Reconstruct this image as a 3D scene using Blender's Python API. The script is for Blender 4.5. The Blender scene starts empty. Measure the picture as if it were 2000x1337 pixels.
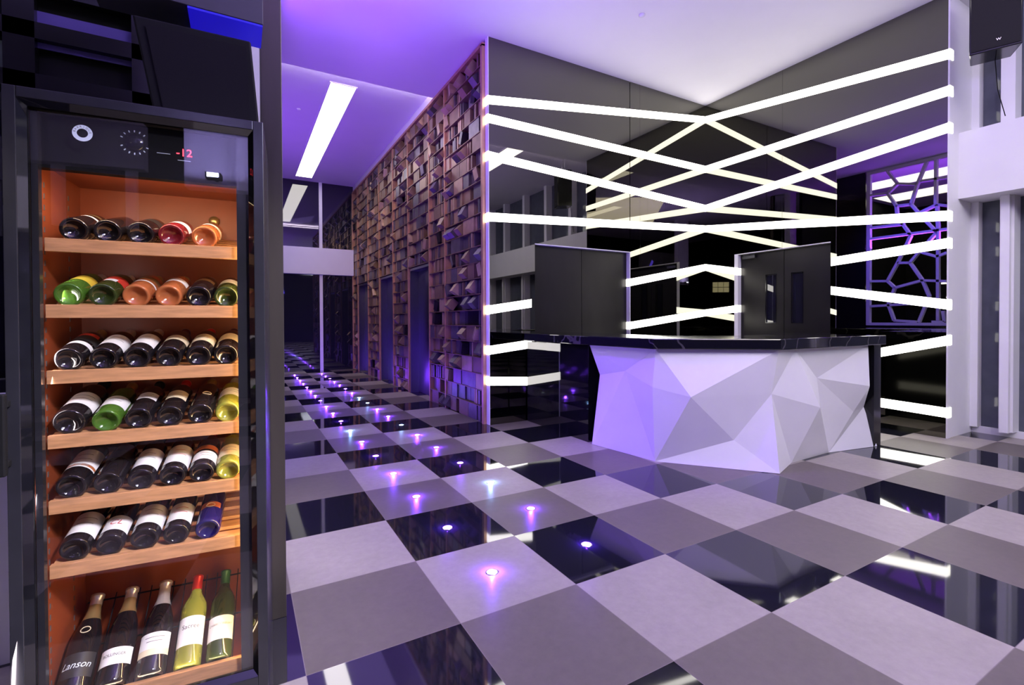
import bpy, bmesh, math, random
from mathutils import Vector, Matrix
random.seed(11)
PI = math.pi
sc = bpy.context.scene
COL = sc.collection

# ------------------------------------------------------------------ camera
F = 939.6; YAW = .5134; PITCH = .0116; ROLL = .004
CAM = Vector((-.7931, -1.8541, 1.2709))
cy, sy_ = math.cos(YAW), math.sin(YAW)
right = Vector((cy, -sy_, 0)); fw = Vector((sy_, cy, 0)); dn = Vector((0, 0, -1))
fw2 = fw*math.cos(PITCH) + dn*math.sin(PITCH); dn2 = dn*math.cos(PITCH) - fw*math.sin(PITCH)
r2 = right*math.cos(ROLL) + dn2*math.sin(ROLL); d2 = dn2*math.cos(ROLL) - right*math.sin(ROLL)
cd = bpy.data.cameras.new('camera'); cam = bpy.data.objects.new('camera', cd); COL.objects.link(cam)
cd.sensor_width = 36; cd.lens = F/2000*36; cd.shift_y = -32.73/2000; cd.clip_start = .02; cd.clip_end = 100
m = Matrix.Identity(4)
for i in range(3):
    m[i][0] = r2[i]; m[i][1] = -d2[i]; m[i][2] = -fw2[i]; m[i][3] = CAM[i]
cam.matrix_world = m
sc.camera = cam

# ------------------------------------------------------------------ world, exposure, lights
w = bpy.data.worlds.new('night'); sc.world = w; w.use_nodes = True
w.node_tree.nodes['Background'].inputs[0].default_value = (.20, .17, .32, 1)
w.node_tree.nodes['Background'].inputs[1].default_value = .02
sc.view_settings.view_transform = 'Standard'; sc.view_settings.look = 'None'
sc.view_settings.exposure = 0.0; sc.view_settings.gamma = 1.0
sc.view_settings.use_curve_mapping = False
STRIP = 5.6       # radiance of the linear lights on the mirror walls
PANEL = 8.0

def area(name, loc, direction, sx, sy, color, power, spread=PI):
    l = bpy.data.lights.new(name, 'AREA'); l.shape = 'RECTANGLE'; l.size = sx; l.size_y = sy
    l.color = color; l.energy = power; l.spread = spread
    o = bpy.data.objects.new(name, l); COL.objects.link(o); o.location = loc
    o.rotation_euler = Vector(direction).to_track_quat('-Z', 'Y').to_euler()
    return o
def spot(name, loc, target, color, power, angle, blend=.6, rad=0.):
    l = bpy.data.lights.new(name, 'SPOT'); l.color = color; l.energy = power; l.spot_size = angle; l.spot_blend = blend; l.shadow_soft_size = rad
    o = bpy.data.objects.new(name, l); COL.objects.link(o); o.location = loc
    o.rotation_euler = (Vector(target)-Vector(loc)).to_track_quat('-Z', 'Y').to_euler()
    return o
VIO = (.27, .045, 1.0); BLU = (.10, .06, 1.0); LIL = (.80, .82, 1.0)
# violet wash lamps on the lobby and corridor ceilings (first two: LED uplights along the left side)
area('violet_up_wash', (-.75, 2.9, 2.9), (0, 0, 1), .4, 2.0, VIO, 240)
area('violet_up_wash', (-.50, 7.6, 2.4), (0, 0, 1), .3, 4.0, (.30, .09, 1), 95)
area('violet_up_wash', (.9, -1.9, 2.7), (0, .0, 1), 1.6, .8, (.40, .27, 1), 300)  # added unseen floating lamp without fixture, tints the lobby ceiling
# violet spot on the left part of the reception counter
spot('violet_spot', (.0, 2.6, 4.6), (2.4, 1.5, .5), (.20, .04, 1), 900, .50, .9, .05)
area('lilac_floor_wash', (.2, 6.5, 4.5), (.25, 0, -1), 1.2, 5.0, (.45, .32, 1), 14)
spot('blue_spot', (1.5, 2.7, 4.62), (-.56, 3.1, 2.6), (.10, .04, 1), 1500, 1.0, .8)
# warm spots grazing the metal screen
spot('screen_spot', (-.42, 2.7, 4.5), (1.8, 6.0, 2.6), (1, .66, .42), 210, 1.25, .8, .04)
spot('screen_spot', (-.45, 5.6, 4.4), (1.8, 9.4, 1.8), (1, .66, .42), 130, 1.1, .8, .04)
spot('violet_kicker', (-.60, 2.1, .4), (1.8, 4.4, 2.0), (.12, .03, 1), 260, 1.3, 1)  # added hidden spot, boosts the floor LEDs' violet on the box undersides
# unseen lamps added out of view to brighten floor, spandrel and fridge
area('ceiling_wash', (2.2, -2.6, 4.6), (.15, .25, -1), 2.5, 2.0, (1, .90, .78), 125)
area('lobby_wash', (3.0, -4.6, 4.5), (.35, .65, -.6), 1.6, 1.6, LIL, 125)
area('fridge_fill', (.35, -2.5, 2.9), (-1.42, 2.5, -2.35), .35, .35, (.95, .90, 1), 15, .75)
area('blue_spot', (.9, -2.6, 2.9), (-.75, .95, -.5), .5, .5, BLU, 9)  # added unseen blue area lamp, no fixture

# ------------------------------------------------------------------ materials
def mat(name, color=(.8, .8, .8), rough=.5, metal=0., emit=None, es=0., spec=.5, noise=0., nscale=8., bump=0., trans=0., coat=0., stretch=None):
    M = bpy.data.materials.new(name); M.use_nodes = True
    nt = M.node_tree; b = nt.nodes['Principled BSDF']
    b.inputs['Base Color'].default_value = (*color, 1); b.inputs['Roughness'].default_value = rough
    b.inputs['Metallic'].default_value = metal; b.inputs['Specular IOR Level'].default_value = spec
    b.inputs['Transmission Weight'].default_value = trans; b.inputs['Coat Weight'].default_value = coat
    if emit:
        b.inputs['Emission Color'].default_value = (*emit, 1); b.inputs['Emission Strength'].default_value = es
    if noise or bump:
        tc = nt.nodes.new('ShaderNodeTexCoord'); n = nt.nodes.new('ShaderNodeTexNoise')
        n.inputs['Scale'].default_value = nscale; n.inputs['Detail'].default_value = 5
        src = tc.outputs['Object']
        if stretch:
            mp = nt.nodes.new('ShaderNodeMapping'); mp.inputs['Scale'].default_value = stretch
            nt.links.new(src, mp.inputs[0]); src = mp.outputs[0]
        nt.links.new(src, n.inputs['Vector'])
        if noise:
            r = nt.nodes.new('ShaderNodeMapRange'); r.inputs[1].default_value = .3; r.inputs[2].default_value = .7
            r.inputs[3].default_value = 1-noise; r.inputs[4].default_value = 1+noise
            nt.links.new(n.outputs[0], r.inputs[0])
            mx = nt.nodes.new('ShaderNodeVectorMath'); mx.operation = 'SCALE'
            mx.inputs[0].default_value = color; nt.links.new(r.outputs[0], mx.inputs['Scale'])
            nt.links.new(mx.outputs[0], b.inputs['Base Color'])
        if bump:
            bp = nt.nodes.new('ShaderNodeBump'); bp.inputs['Strength'].default_value = bump; bp.inputs['Distance'].default_value = .01
            nt.links.new(n.outputs[0], bp.inputs['Height']); nt.links.new(bp.outputs[0], b.inputs['Normal'])
    return M

def glass_mat(name, tint=(1, 1, 1), refl=.065):
    M = bpy.data.materials.new(name); M.use_nodes = True
    nt = M.node_tree; nt.nodes.clear()
    o = nt.nodes.new('ShaderNodeOutputMaterial'); t = nt.nodes.new('ShaderNodeBsdfTransparent'); g = nt.nodes.new('ShaderNodeBsdfGlossy')
    t.inputs[0].default_value = (*tint, 1); g.inputs['Roughness'].default_value = .01
    lw = nt.nodes.new('ShaderNodeLayerWeight'); lw.inputs[0].default_value = .25
    r = nt.nodes.new('ShaderNodeMapRange'); r.inputs[3].default_value = refl; r.inputs[4].default_value = .9
    p = nt.nodes.new('ShaderNodeMath'); p.operation = 'POWER'; p.inputs[1].default_value = 2
    nt.links.new(lw.outputs['Facing'], p.inputs[0]); nt.links.new(p.outputs[0], r.inputs[0])
    mx = nt.nodes.new('ShaderNodeMixShader'); nt.links.new(r.outputs[0], mx.inputs[0])
    nt.links.new(t.outputs[0], mx.inputs[1]); nt.links.new(g.outputs[0], mx.inputs[2]); nt.links.new(mx.outputs[0], o.inputs[0])
    return M

M_mirror = mat('black_mirror_glass', (.175, .172, .145), .012, 1.0)
M_dglass = mat('dark_window_glass', (.012, .012, .022), .02, 0, spec=.9, noise=.1)
M_gglass = mat('grey_window_glass', (.10, .11, .14), .06, 0, spec=.3, noise=.1)
M_white = mat('white_paint', (.80, .79, .82), .5, noise=.02, nscale=3)
M_ceil = mat('white_ceiling_paint', (.78, .77, .80), .7, noise=.015, nscale=2)
M_facet = mat('white_lacquer', (.80, .79, .82), .42, noise=.02, nscale=4)
M_black = mat('black_lacquer', (.008, .008, .010), .12, spec=.5, noise=.2)
M_blackg = mat('polished_black_granite', (.006, .006, .008), .03, spec=.9, noise=.3, nscale=20)
M_blackm = mat('matte_black', (.010, .010, .011), .6, spec=.12, noise=.2)
M_grille = mat('speaker_grille', (.010, .009, .012), .7, spec=.12, noise=.15, nscale=400)
M_steel = mat('brushed_steel', (.20, .20, .22), .28, 1.0, noise=.15, nscale=30, stretch=(30, 30, .5))
M_copper = mat('copper_bronze', (.52, .30, .17), .38, .5, noise=.15, nscale=6)
M_copperd = mat('aged_bronze_panel', (.21, .135, .08), .42, .4, noise=.25, nscale=5)
M_tan = mat('tan_bronze', (.40, .29, .17), .4, .4, noise=.15, nscale=9)
M_greyb = mat('grey_bronze', (.14, .12, .135), .35, .6, noise=.2, nscale=9)
M_darkb = mat('dark_bronze', (.020, .016, .020), .3, .3, noise=.3)
M_bbronze = mat('brown_black_steel', (.11, .095, .085), .3, .7, noise=.2, nscale=6, stretch=(1, 1, .1))
M_door = mat('dark_bronze_laminate', (.022, .020, .020), .30, .5, noise=.25, nscale=3, stretch=(1, 1, .4))
M_strip = mat('lit_opal_diffuser', (.9, .9, .85), .5, emit=(1, .965, .86), es=STRIP)
M_panel = mat('lit_ceiling_diffuser', (.9, .9, .9), .5, emit=(1, .95, .88), es=PANEL)
M_cove = mat('lit_cove_tape', (.9, .9, .9), .5, emit=(.9, .75, 1), es=75)
M_wood = mat('oak_shelf_front', (.50, .25, .115), .45, noise=.2, nscale=14, stretch=(1, 8, 8))
M_inner = mat('warm_brown_liner', (.25, .052, .017), .42, noise=.12, nscale=6)
M_frame = mat('fridge_frame_black', (.020, .020, .026), .22, spec=.6, noise=.15)
M_chrome = mat('chrome', (.7, .7, .72), .12, 1.0, noise=.05)
M_glass = glass_mat('clear_door_glass')
M_bglass = glass_mat('tinted_glass', (.5, .5, .6), .1)
M_red = mat('red_led_digits', (.5, .02, .03), .4, emit=(1, .04, .07), es=5)
M_sticker = mat('white_print', (.75, .85, .9), .5, emit=None)
M_ink = mat('dark_ink', (.10, .09, .09), .6)
M_inkred = mat('red_ink', (.55, .05, .06), .6)
M_paper = mat('white_label_paper', (.88, .87, .86), .55, noise=.04, nscale=30)
M_cream = mat('cream_label_paper', (.78, .68, .46), .55, noise=.05, nscale=30)
M_yellow = mat('yellow_label_paper', (.75, .60, .06), .5, noise=.05, nscale=30)
M_redp = mat('red_label_paper', (.65, .05, .03), .5, noise=.05, nscale=30)
M_gold = mat('gold_foil', (.62, .45, .20), .3, .8, noise=.1)
M_silver = mat('silver_foil', (.72, .70, .72), .28, .7, noise=.1)
M_orangep = mat('rust_label_paper', (.55, .16, .05), .5, noise=.05)
M_blklab = mat('black_label_paper', (.03, .028, .03), .4, noise=.1)
M_redfoil = mat('red_foil', (.65, .03, .02), .3, .3, noise=.1)
M_greenfoil = mat('green_foil', (.03, .12, .04), .3, .3, noise=.1)
M_darkfoil = mat('burgundy_foil', (.10, .015, .02), .3, .3, noise=.1)
G_dark = mat('dark_wine_glass', (.010, .008, .010), .05, spec=.7, noise=.2)
G_green = mat('green_wine_glass', (.10, .24, .03), .06, spec=.7, trans=.45, noise=.1)
G_olive = mat('olive_wine_glass', (.035, .055, .012), .06, spec=.7, trans=.2, noise=.1)
G_yellow = mat('straw_wine_glass', (.50, .52, .08), .06, spec=.7, trans=.6, noise=.1)
G_rose = mat('rose_wine_glass', (.75, .24, .08), .06, spec=.7, trans=.5, noise=.1)
G_red = mat('red_wine_glass', (.28, .02, .03), .06, spec=.7, trans=.35, noise=.1)
G_blue = mat('blue_black_glass', (.012, .008, .08), .06, spec=.7, noise=.1)
M_led = mat('floor_led_lens_pink', (.9, .8, .9), .4, emit=(1, .50, 1), es=6)
M_ledb = mat('floor_led_lens_ice', (.9, .9, .9), .4, emit=(.62, .85, 1), es=7)
M_blueglow = mat('blue_underside_glow', (.02, .02, .4), .4, emit=(.02, .01, .9), es=.45)
M_purple = mat('dim_purple_blind', (.10, .07, .30), .6, noise=.1)
M_greenish = mat('grey_green_blind', (.10, .14, .10), .6, noise=.1)
M_headgrey = mat('grey_header_paint', (.055, .050, .075), .5, noise=.1)

# floor: three-tone chequer of 60 cm tiles
def floor_mat():
    M = bpy.data.materials.new('three_tone_tiles'); M.use_nodes = True
    nt = M.node_tree; N = nt.nodes; L = nt.links; b = N['Principled BSDF']
    geo = N.new('ShaderNodeTexCoord'); sep = N.new('ShaderNodeSeparateXYZ'); L.new(geo.outputs['Object'], sep.inputs[0])
    def mth(op, a, bb=None, c=None):
        n = N.new('ShaderNodeMath'); n.operation = op
        for k, v in enumerate((a, bb, c)):
            if v is None: continue
            if isinstance(v, (int, float)): n.inputs[k].default_value = v
            else: L.new(v, n.inputs[k])
        return n.outputs[0]
    x = mth('DIVIDE', sep.outputs[0], .6); y = mth('DIVIDE', sep.outputs[1], .6)
    k = mth('FLOORED_MODULO', mth('ADD', mth('FLOOR', x), mth('FLOOR', y)), 3)
    isB = mth('COMPARE', k, 1, .25); isD = mth('COMPARE', k, 2, .25)
    gx = mth('PINGPONG', x, .5); gy = mth('PINGPONG', y, .5)
    grout = mth('LESS_THAN', mth('MINIMUM', gx, gy), .0022)
    nz = N.new('ShaderNodeTexNoise'); nz.inputs['Scale'].default_value = 22; nz.inputs['Detail'].default_value = 8; nz.inputs['Roughness'].default_value = .7
    L.new(geo.outputs['Object'], nz.inputs['Vector'])
    nz2 = N.new('ShaderNodeTexNoise'); nz2.inputs['Scale'].default_value = 3; L.new(geo.outputs['Object'], nz2.inputs['Vector'])
    v = mth('ADD', mth('MULTIPLY', nz.outputs[0], .45), mth('ADD', mth('MULTIPLY', nz2.outputs[0], .3), .62))
    def mixc(f, a, c2):
        n = N.new('ShaderNodeMix'); n.data_type = 'RGBA'; L.new(f, n.inputs[0])
        for s, q in ((6, a), (7, c2)):
            if isinstance(q, tuple): n.inputs[s].default_value = (*q, 1)
            else: L.new(q, n.inputs[s])
        return n.outputs[2]
    base = mixc(isD, (.315, .285, .258), (.125, .106, .096))
    sc_ = N.new('ShaderNodeVectorMath'); sc_.operation = 'SCALE'; L.new(base, sc_.inputs[0]); L.new(v, sc_.inputs['Scale'])
    c = mixc(isB, sc_.outputs[0], (.010, .010, .018))
    c = mixc(grout, c, (.20, .17, .17))
    L.new(c, b.inputs['Base Color'])
    r = mth('MULTIPLY_ADD', isB, -.40, .44)
    r = mth('ADD', r, mth('MULTIPLY', mth('SUBTRACT', nz2.outputs[0], .5), .05)); r = mth('MAXIMUM', r, .025)
    L.new(r, b.inputs['Roughness'])
    b.inputs['Specular IOR Level'].default_value = .5
    L.new(mth('MULTIPLY_ADD', isB, .35, .45), b.inputs['Specular IOR Level'])
    return M
M_floor = floor_mat()

# ------------------------------------------------------------------ builders
class MB:
    def __init__(s): s.v = []; s.f = []; s.sm = []
    def add(s, vs, fs, smooth=False):
        o = len(s.v); s.v += [tuple(p) for p in vs]; s.f += [tuple(i+o for i in f) for f in fs]; s.sm += [smooth]*len(fs); return s
    def box(s, x0, x1, y0, y1, z0, z1, M=None):
        vs = [Vector((x, y, z)) for x in (x0, x1) for y in (y0, y1) for z in (z0, z1)]
        if M is not None: vs = [M @ p for p in vs]
        return s.add(vs, [(0, 1, 3, 2), (4, 6, 7, 5), (0, 4, 5, 1), (2, 3, 7, 6), (0, 2, 6, 4), (1, 5, 7, 3)])
    def bar(s, p, q, wdt, dep, up=(0, 0, 1)):
        p = Vector(p); q = Vector(q); d = (q-p); L = d.length; d.normalize(); u = Vector(up)
        a = d.cross(u).normalized(); b_ = u
        vs = [pt + a*sx*wdt/2 + b_*sz*dep/2 for pt in (p, q) for sx in (-1, 1) for sz in (-1, 1)]
        return s.add(vs, [(0, 1, 3, 2), (4, 6, 7, 5), (0, 4, 5, 1), (2, 3, 7, 6), (0, 2, 6, 4), (1, 5, 7, 3)])
    def prism(s, pts, z0, z1):      # pts xy ccw
        n = len(pts); vs = [(x, y, z0) for x, y in pts] + [(x, y, z1) for x, y in pts]
        return s.add(vs, [tuple(range(n-1, -1, -1)), tuple(range(n, 2*n))] + [(i, (i+1) % n, n+(i+1) % n, n+i) for i in range(n)])
    def lathe(s, prof, seg=24, M=None):
        vs = []
        for r, z in prof:
            for k in range(seg):
                a = 2*PI*k/seg; p = Vector((r*math.cos(a), r*math.sin(a), z)); vs.append(M @ p if M is not None else p)
        fs = []
        for i in range(len(prof)-1):
            for k in range(seg):
                fs.append((i*seg+k, i*seg+(k+1) % seg, (i+1)*seg+(k+1) % seg, (i+1)*seg+k))
        return s.add(vs, fs, True)
    def tube(s, pts, r, seg=8):
        pts = [Vector(p) for p in pts]; vs = []
        for i, p in enumerate(pts):
            d = (pts[min(i+1, len(pts)-1)]-pts[max(i-1, 0)]).normalized()
            u = Vector((0, 0, 1)) if abs(d.z) < .9 else Vector((1, 0, 0))
            a = d.cross(u).normalized(); b_ = d.cross(a)
            vs += [p+(a*math.cos(2*PI*k/seg)+b_*math.sin(2*PI*k/seg))*r for k in range(seg)]
        fs = [(i*seg+k, i*seg+(k+1) % seg, (i+1)*seg+(k+1) % seg, (i+1)*seg+k) for i in range(len(pts)-1) for k in range(seg)]
        fs += [tuple(range(seg)), tuple(range((len(pts)-1)*seg, len(pts)*seg))[::-1]]
        return s.add(vs, fs, True)
    def build(s, name, m_, parent=None, bevel=0):
        me = bpy.data.meshes.new(name); me.from_pydata([tuple(p) for p in s.v], [], s.f)
        me.polygons.foreach_set('use_smooth', s.sm); me.materials.append(m_)
        bm = bmesh.new(); bm.from_mesh(me); bmesh.ops.recalc_face_normals(bm, faces=bm.faces); bm.to_mesh(me); bm.free()
        me.update()
        o = bpy.data.objects.new(name, me); COL.objects.link(o)
        if parent is not None: o.parent = parent
        if bevel:
            b = o.modifiers.new('bevel', 'BEVEL'); b.width = bevel; b.segments = 2; b.limit_method = 'ANGLE'
        return o

def tag(o, label=None, cat=None, group=None, kind=None):
    if label: o['label'] = label
    if cat: o['category'] = cat
    if group: o['group'] = group
    if kind: o['kind'] = kind
    return o
def empty(name, loc, rot=(0, 0, 0)):
    o = bpy.data.objects.new(name, None); o.empty_display_size = .1; COL.objects.link(o); o.location = loc; o.rotation_euler = rot; return o
def struct(o): o['kind'] = 'structure'; return o

def text_mb(body, size, cx=0, cz=0, ext=0., shear=0.):
    """flat letters as mesh data: x across, z up, centred on cx, cz (y = 0)"""
    cu = bpy.data.curves.new('t', 'FONT'); cu.body = body; cu.size = size; cu.align_x = 'CENTER'; cu.align_y = 'CENTER'; cu.shear = shear; cu.resolution_u = 3
    ob = bpy.data.objects.new('t', cu); COL.objects.link(ob)
    dg = bpy.context.evaluated_depsgraph_get(); me = bpy.data.meshes.new_from_object(ob.evaluated_get(dg))
    mb = MB(); mb.add([(v.co.x+cx, 0, v.co.y+cz) for v in me.vertices], [tuple(p.vertices) for p in me.polygons])
    bpy.data.objects.remove(ob); bpy.data.curves.remove(cu); bpy.data.meshes.remove(me)
    return mb

# ================================================================== SETTING
ZC, ZS = 4.80, 4.68
YM, XR = 3.35, 5.705
XL = 1.82
fl = MB().box(-6, 6.6, -7.5, 11.6, -.1, 0).build('floor', M_floor); struct(fl)
c = MB(); c.box(-6, 6.6, -7.5, 11.6, ZC, ZC+.1)
ce = c.build('ceiling', M_ceil); struct(ce)
c = MB().box(-6, 6.6, .19, 5.2, ZS, ZS+.035).build('ceiling', M_ceil); struct(c)
c = MB().box(-1.4, 1.8, 5.10, 5.14, ZS+.036, ZS+.05).build('trim_1', M_cove); struct(c)
c = MB().box(1.0, 6.2, .25, .29, ZS+.036, ZS+.05).build('trim_2', M_cove); struct(c)

# ---- left mirror wall (faces the camera side), with its door opening
DX0, DX1, DZ = 2.48, 4.09, 2.235
w1 = MB(); w1.box(XL+.012, DX0, YM, YM+.07, 0, ZS); w1.box(DX0, DX1, YM, YM+.07, DZ+.012, ZS); w1.box(DX1+.012, XR+.02, YM, YM+.07, 0, ZS)
wl = struct(w1.build('wall_back', M_mirror))
tr = MB(); tr.box(XL, XL+.012, YM, YM+.07, 0, ZS); tr.box(DX1, DX1+.012, YM, YM+.07, 0, DZ+.012); tr.box(DX0, DX1, YM, YM+.07, DZ, DZ+.012)
tr.build('white_edge', M_white, wl)
sm = MB(); sm.box(4.290, 4.2925, YM-.0004, YM, DZ, ZS); sm.build('panel_seam', M_black, wl)
# doors in the left wall
def door(name, boxes, panes, m_, handle=None):
    d = MB()
    for b_ in boxes: d.box(*b_)
    o = struct(d.build(name, m_))
    for p in panes: MB().box(*p).build('window_pane', M_dglass, o)
    return o
door('door_1', [(DX0, 3.273, YM+.07, YM+.11, .005, DZ+.02)], [], M_door)
door('door_2', [(3.281, DX1+.01, YM+.07, YM+.11, .005, DZ+.02)], [], M_door)
wb = struct(MB().box(DX0-.1, DX1+.1, YM+.12, YM+.2, 0, DZ+.1).build('wall_behind_doors_back', M_blackm))
# ---- right mirror wall
EY0, EY1 = 1.47, 2.77
T = .075
w2 = MB(); w2.box(XR, XR+T, .32, EY0, 0, ZS); w2.box(XR, XR+T, EY0, EY1+.012, DZ+.012, ZS); w2.box(XR, XR+T, EY1+.06, YM+.07, 0, ZS); w2.box(XR, XR+T, EY1+.012, EY1+.06, DZ+.012, ZS)
wr = struct(w2.build('wall_right', M_mirror))
tr = MB(); tr.box(XR, XR+T, .305, .32, 0, ZS); tr.box(XR, XR+T, EY1, EY1+.06, 0, DZ); tr.box(XR, XR+T, EY0, EY1+.06, DZ, DZ+.012)
tr.build('white_edge', M_white, wr)
MB().box(XR-.0004, XR, 2.094, 2.0965, DZ, ZS).build('panel_seam', M_black, wr)
def leaf(name, y0, y1, wy0, wy1):
    X0, X1 = XR+T, XR+T+.04; z0, z1 = 1.225, 1.895
    o = door(name, [(X0, X1, y0, wy0, .005, DZ+.02), (X0, X1, wy1, y1, .005, DZ+.02), (X0, X1, wy0, wy1, .005, z0), (X0, X1, wy0, wy1, z1, DZ+.02)],
         [(X0+.012, X0+.018, wy0, wy1, z0, z1)], M_door)
    fr_ = MB()
    for a, b_, c_, d_ in ((wy0-.012, wy0, z0-.012, z1+.012), (wy1, wy1+.012, z0-.012, z1+.012), (wy0, wy1, z0-.012, z0), (wy0, wy1, z1, z1+.012)): fr_.box(X0-.004, X0, a, b_, c_, d_)
    fr_.build('glazing_bead', M_black, o)
    return o
leaf('door_3', EY0, 2.106, 1.86, 2.0)
d4 = leaf('door_4', 2.114, EY1+.01, 2.23, 2.37)
cl = MB(); cl.box(XR+.03, XR+T-.005, 2.52, 2.72, 2.165, 2.205); cl.bar((XR+.03, 2.70, 2.215), (XR+.01, 2.50, 2.215), .02, .006); cl.build('door_closer', M_steel, d4)
struct(MB().box(XR+T+.05, XR+T+.12, EY0-.1, EY1+.15, 0, DZ+.1).build('wall_behind_doors_right', M_blackm))

# ---- linear lights on the mirror walls
SW = .052; PR = .006
GRP = 'slanted linear lights on the black mirror walls'
def strip_back(x0, z0, x1, z1, label, wrapL=False, wrapR=False):
    mb = MB(); mb.add([(x, y, z+s*SW) for x, z in ((x0-PR if wrapL or wrapR else x0, z0), (x1, z1)) for s in (-1, 1) for y in (YM-PR, YM-.0005)],
                      [(0, 1, 3, 2), (4, 6, 7, 5), (0, 4, 5, 1), (2, 3, 7, 6), (0, 2, 6, 4), (1, 5, 7, 3)])
    o = tag(mb.build('light_strip', M_strip), label, 'light', GRP)
    dz = (z1-z0)/(x1-x0)
    if wrapL: MB().box(x0-PR, x0+.001, YM, YM+.07, z0-SW, z0+SW).build('lit_edge_return', M_strip, wl)
    if wrapR: MB().box(x0-PR, x0+.001, YM, YM+.07, z0-SW, z0+SW).build('lit_edge_return', M_strip, wl)
    return o
def strip_right(y0, z0, y1, z1, label, wrapN=False, wrapF=False):
    mb = MB(); mb.add([(x, y, z+s*SW) for y, z in ((y0-PR if wrapN else y0, z0), (y1, z1)) for s in (-1, 1) for x in (XR-PR, XR-.0005)],
                      [(0, 1, 3, 2), (4, 6, 7, 5), (0, 4, 5, 1), (2, 3, 7, 6), (0, 2, 6, 4), (1, 5, 7, 3)])
    o = tag(mb.build('light_strip', M_strip), label, 'light', GRP)
    if wrapN: MB().box(XR, XR+T, y0-PR, y0+.001, z0-SW, z0+SW).build('lit_edge_return', M_strip, wr)
    return o
xe, xc = XL, XR-.001
strip_back(xe, 3.92, xc, 4.455, 'uppermost slanted linear light on the left mirror wall, rising to the corner', True)
strip_back(xe, 3.70, xc, 3.667, 'second linear light from the top of the left mirror wall', True)
strip_back(xe, 3.255, xc, 3.045, 'third linear light from the top of the left mirror wall, sinking to the corner', True)
strip_back(xe, 2.515, xc, 2.719, 'linear light on the left mirror wall just above the dark doors', True)
strip_back(xe, 1.395, 2.425, 1.484, 'short linear light left of the plain dark doors, uppermost of three', True)
strip_back(xe, .906, 2.425, .970, 'short linear light left of the plain dark doors, middle of three', True)
strip_back(xe, .534, 2.425, .494, 'short linear light left of the plain dark doors, lowest of three', True)
strip_back(DX1+.002, 1.805, xc, 2.103, 'short linear light between plain dark doors and corner, upper one', wrapR=True)
strip_back(DX1+.002, 1.185, xc, 1.375, 'short linear light between plain dark doors and corner, lower one', wrapR=True)
yn, yc = .305, YM-.001
strip_right(yn, 4.04, yc, 4.455, 'uppermost slanted linear light on the right mirror wall', True)
strip_right(yn, 3.66, yc, 3.667, 'second linear light from the top of the right mirror wall', True)
strip_right(yn, 3.275, yc, 3.045, 'third linear light from the top of the right mirror wall', True)
strip_right(yn, 2.35, yc, 2.719, 'linear light passing just above the slit-window doors, near the lattice reflection', True)
strip_right(yn, 2.065, 1.462, 1.990, 'linear light right of the slit-window doors, uppermost of four', True)
strip_right(yn, 1.415, 1.462, 1.629, 'linear light right of the slit-window doors, second of four', True)
strip_right(yn, 1.041, 1.462, .735, 'linear light right of the counter, third of four beside the white pier', True)
strip_right(yn, .272, 1.462, .310, 'lowest linear light between counter and white pier near the floor', True)
strip_right(2.775, 1.985, yc, 2.103, 'short linear light between corner and slit-window doors, upper one', True)
strip_right(2.775, 1.430, yc, 1.375, 'short linear light between corner and slit-window doors, lower one', True)

# ---- white pier and window wall on the right
XW = 6.40
struct(MB().box(XR+T+.001, XW, .31, .55, 0, ZC).build('wall_pier', M_white))
struct(MB().box(5.95, XW+.05, -7.3, .3095, 2.555, 3.26).build('wall_spandrel', M_white))
struct(MB().box(XW-.05, XW+.1, -7.3, .309, 0, .07).build('baseboard_right', M_white))
struct(MB().box(-6, 6.6, -7.6, -7.3, 0, ZC).build('wall_front', M_blackm))
struct(MB().box(-5.9, -3.2, -7.29, -7.1, 3.6, 4.3).build('wall_front_spandrel', M_white))
for _k, _x in enumerate((-5.2, -4.3, -3.4)): struct(MB().box(_x-.07, _x+.07, -7.29, -7.2, 2.7, 3.599).build('trim_%d' % (30+_k), M_white))
struct(MB().box(XW+.12, 6.9, -7.3, 3.4, 0, ZC).build('wall_outside_right', M_blackm))
fins = [.0, -1.0, -2.08, -3.2, -4.35, -5.3, -6.3]
prev = .24; n = 1
MBf = MB().box(6.29, XW+.04, .245, .309, 0.07, 2.554); MBf.box(6.29, XW+.04, .245, .309, 3.261, ZC)
struct(MBf.build('trim_3', M_white))
for k, y in enumerate(fins):
    hw = .055
    f = MB().box(6.22, XW+.04, y-hw, y+hw, .07, 2.554); f.box(6.22, XW+.04, y-hw, y+hw, 3.261, ZC)
    f.box(6.16, 6.219, y-hw+.02, y+hw-.02, .0705, 2.554)
    struct(f.build('trim_%d' % (k+4), M_white))
    y1 = fins[k-1]-hw if k else .245
    g = MB().box(XW+.0, XW+.012, y+hw, y1, .07, 2.554).build('window_%d' % n, M_gglass); struct(g); n += 1
    g2 = MB().box(XW+.0, XW+.012, y+hw, y1, 3.261, ZC).build('window_%d' % n, M_gglass); struct(g2); n += 1

# ---- far end of the corridor
YF = 11.3
struct(MB().box(-.6, 1.80, YF-.12, YF+.2, 2.45, 3.12).build('wall_far_spandrel', M_white))
g = struct(MB().box(-.6, 2.1, YF, YF+.015, 0, 2.449).build('window_%d' % n, M_dglass)); n += 1
g = struct(MB().box(-.6, 2.1, YF, YF+.015, 3.121, ZC).build('window_%d' % n, M_dglass)); n += 1
f = MB().box(.97, 1.045, YF-.05, YF-.001, 0, 2.449); f.box(.97, 1.045, YF-.05, YF-.001, 3.121, ZC)
struct(f.build('trim_20', M_white))
struct(MB().box(-.6, 2.1, YF+.21, YF+.3, 0, ZC).build('wall_far_outside', M_blackm))
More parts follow.
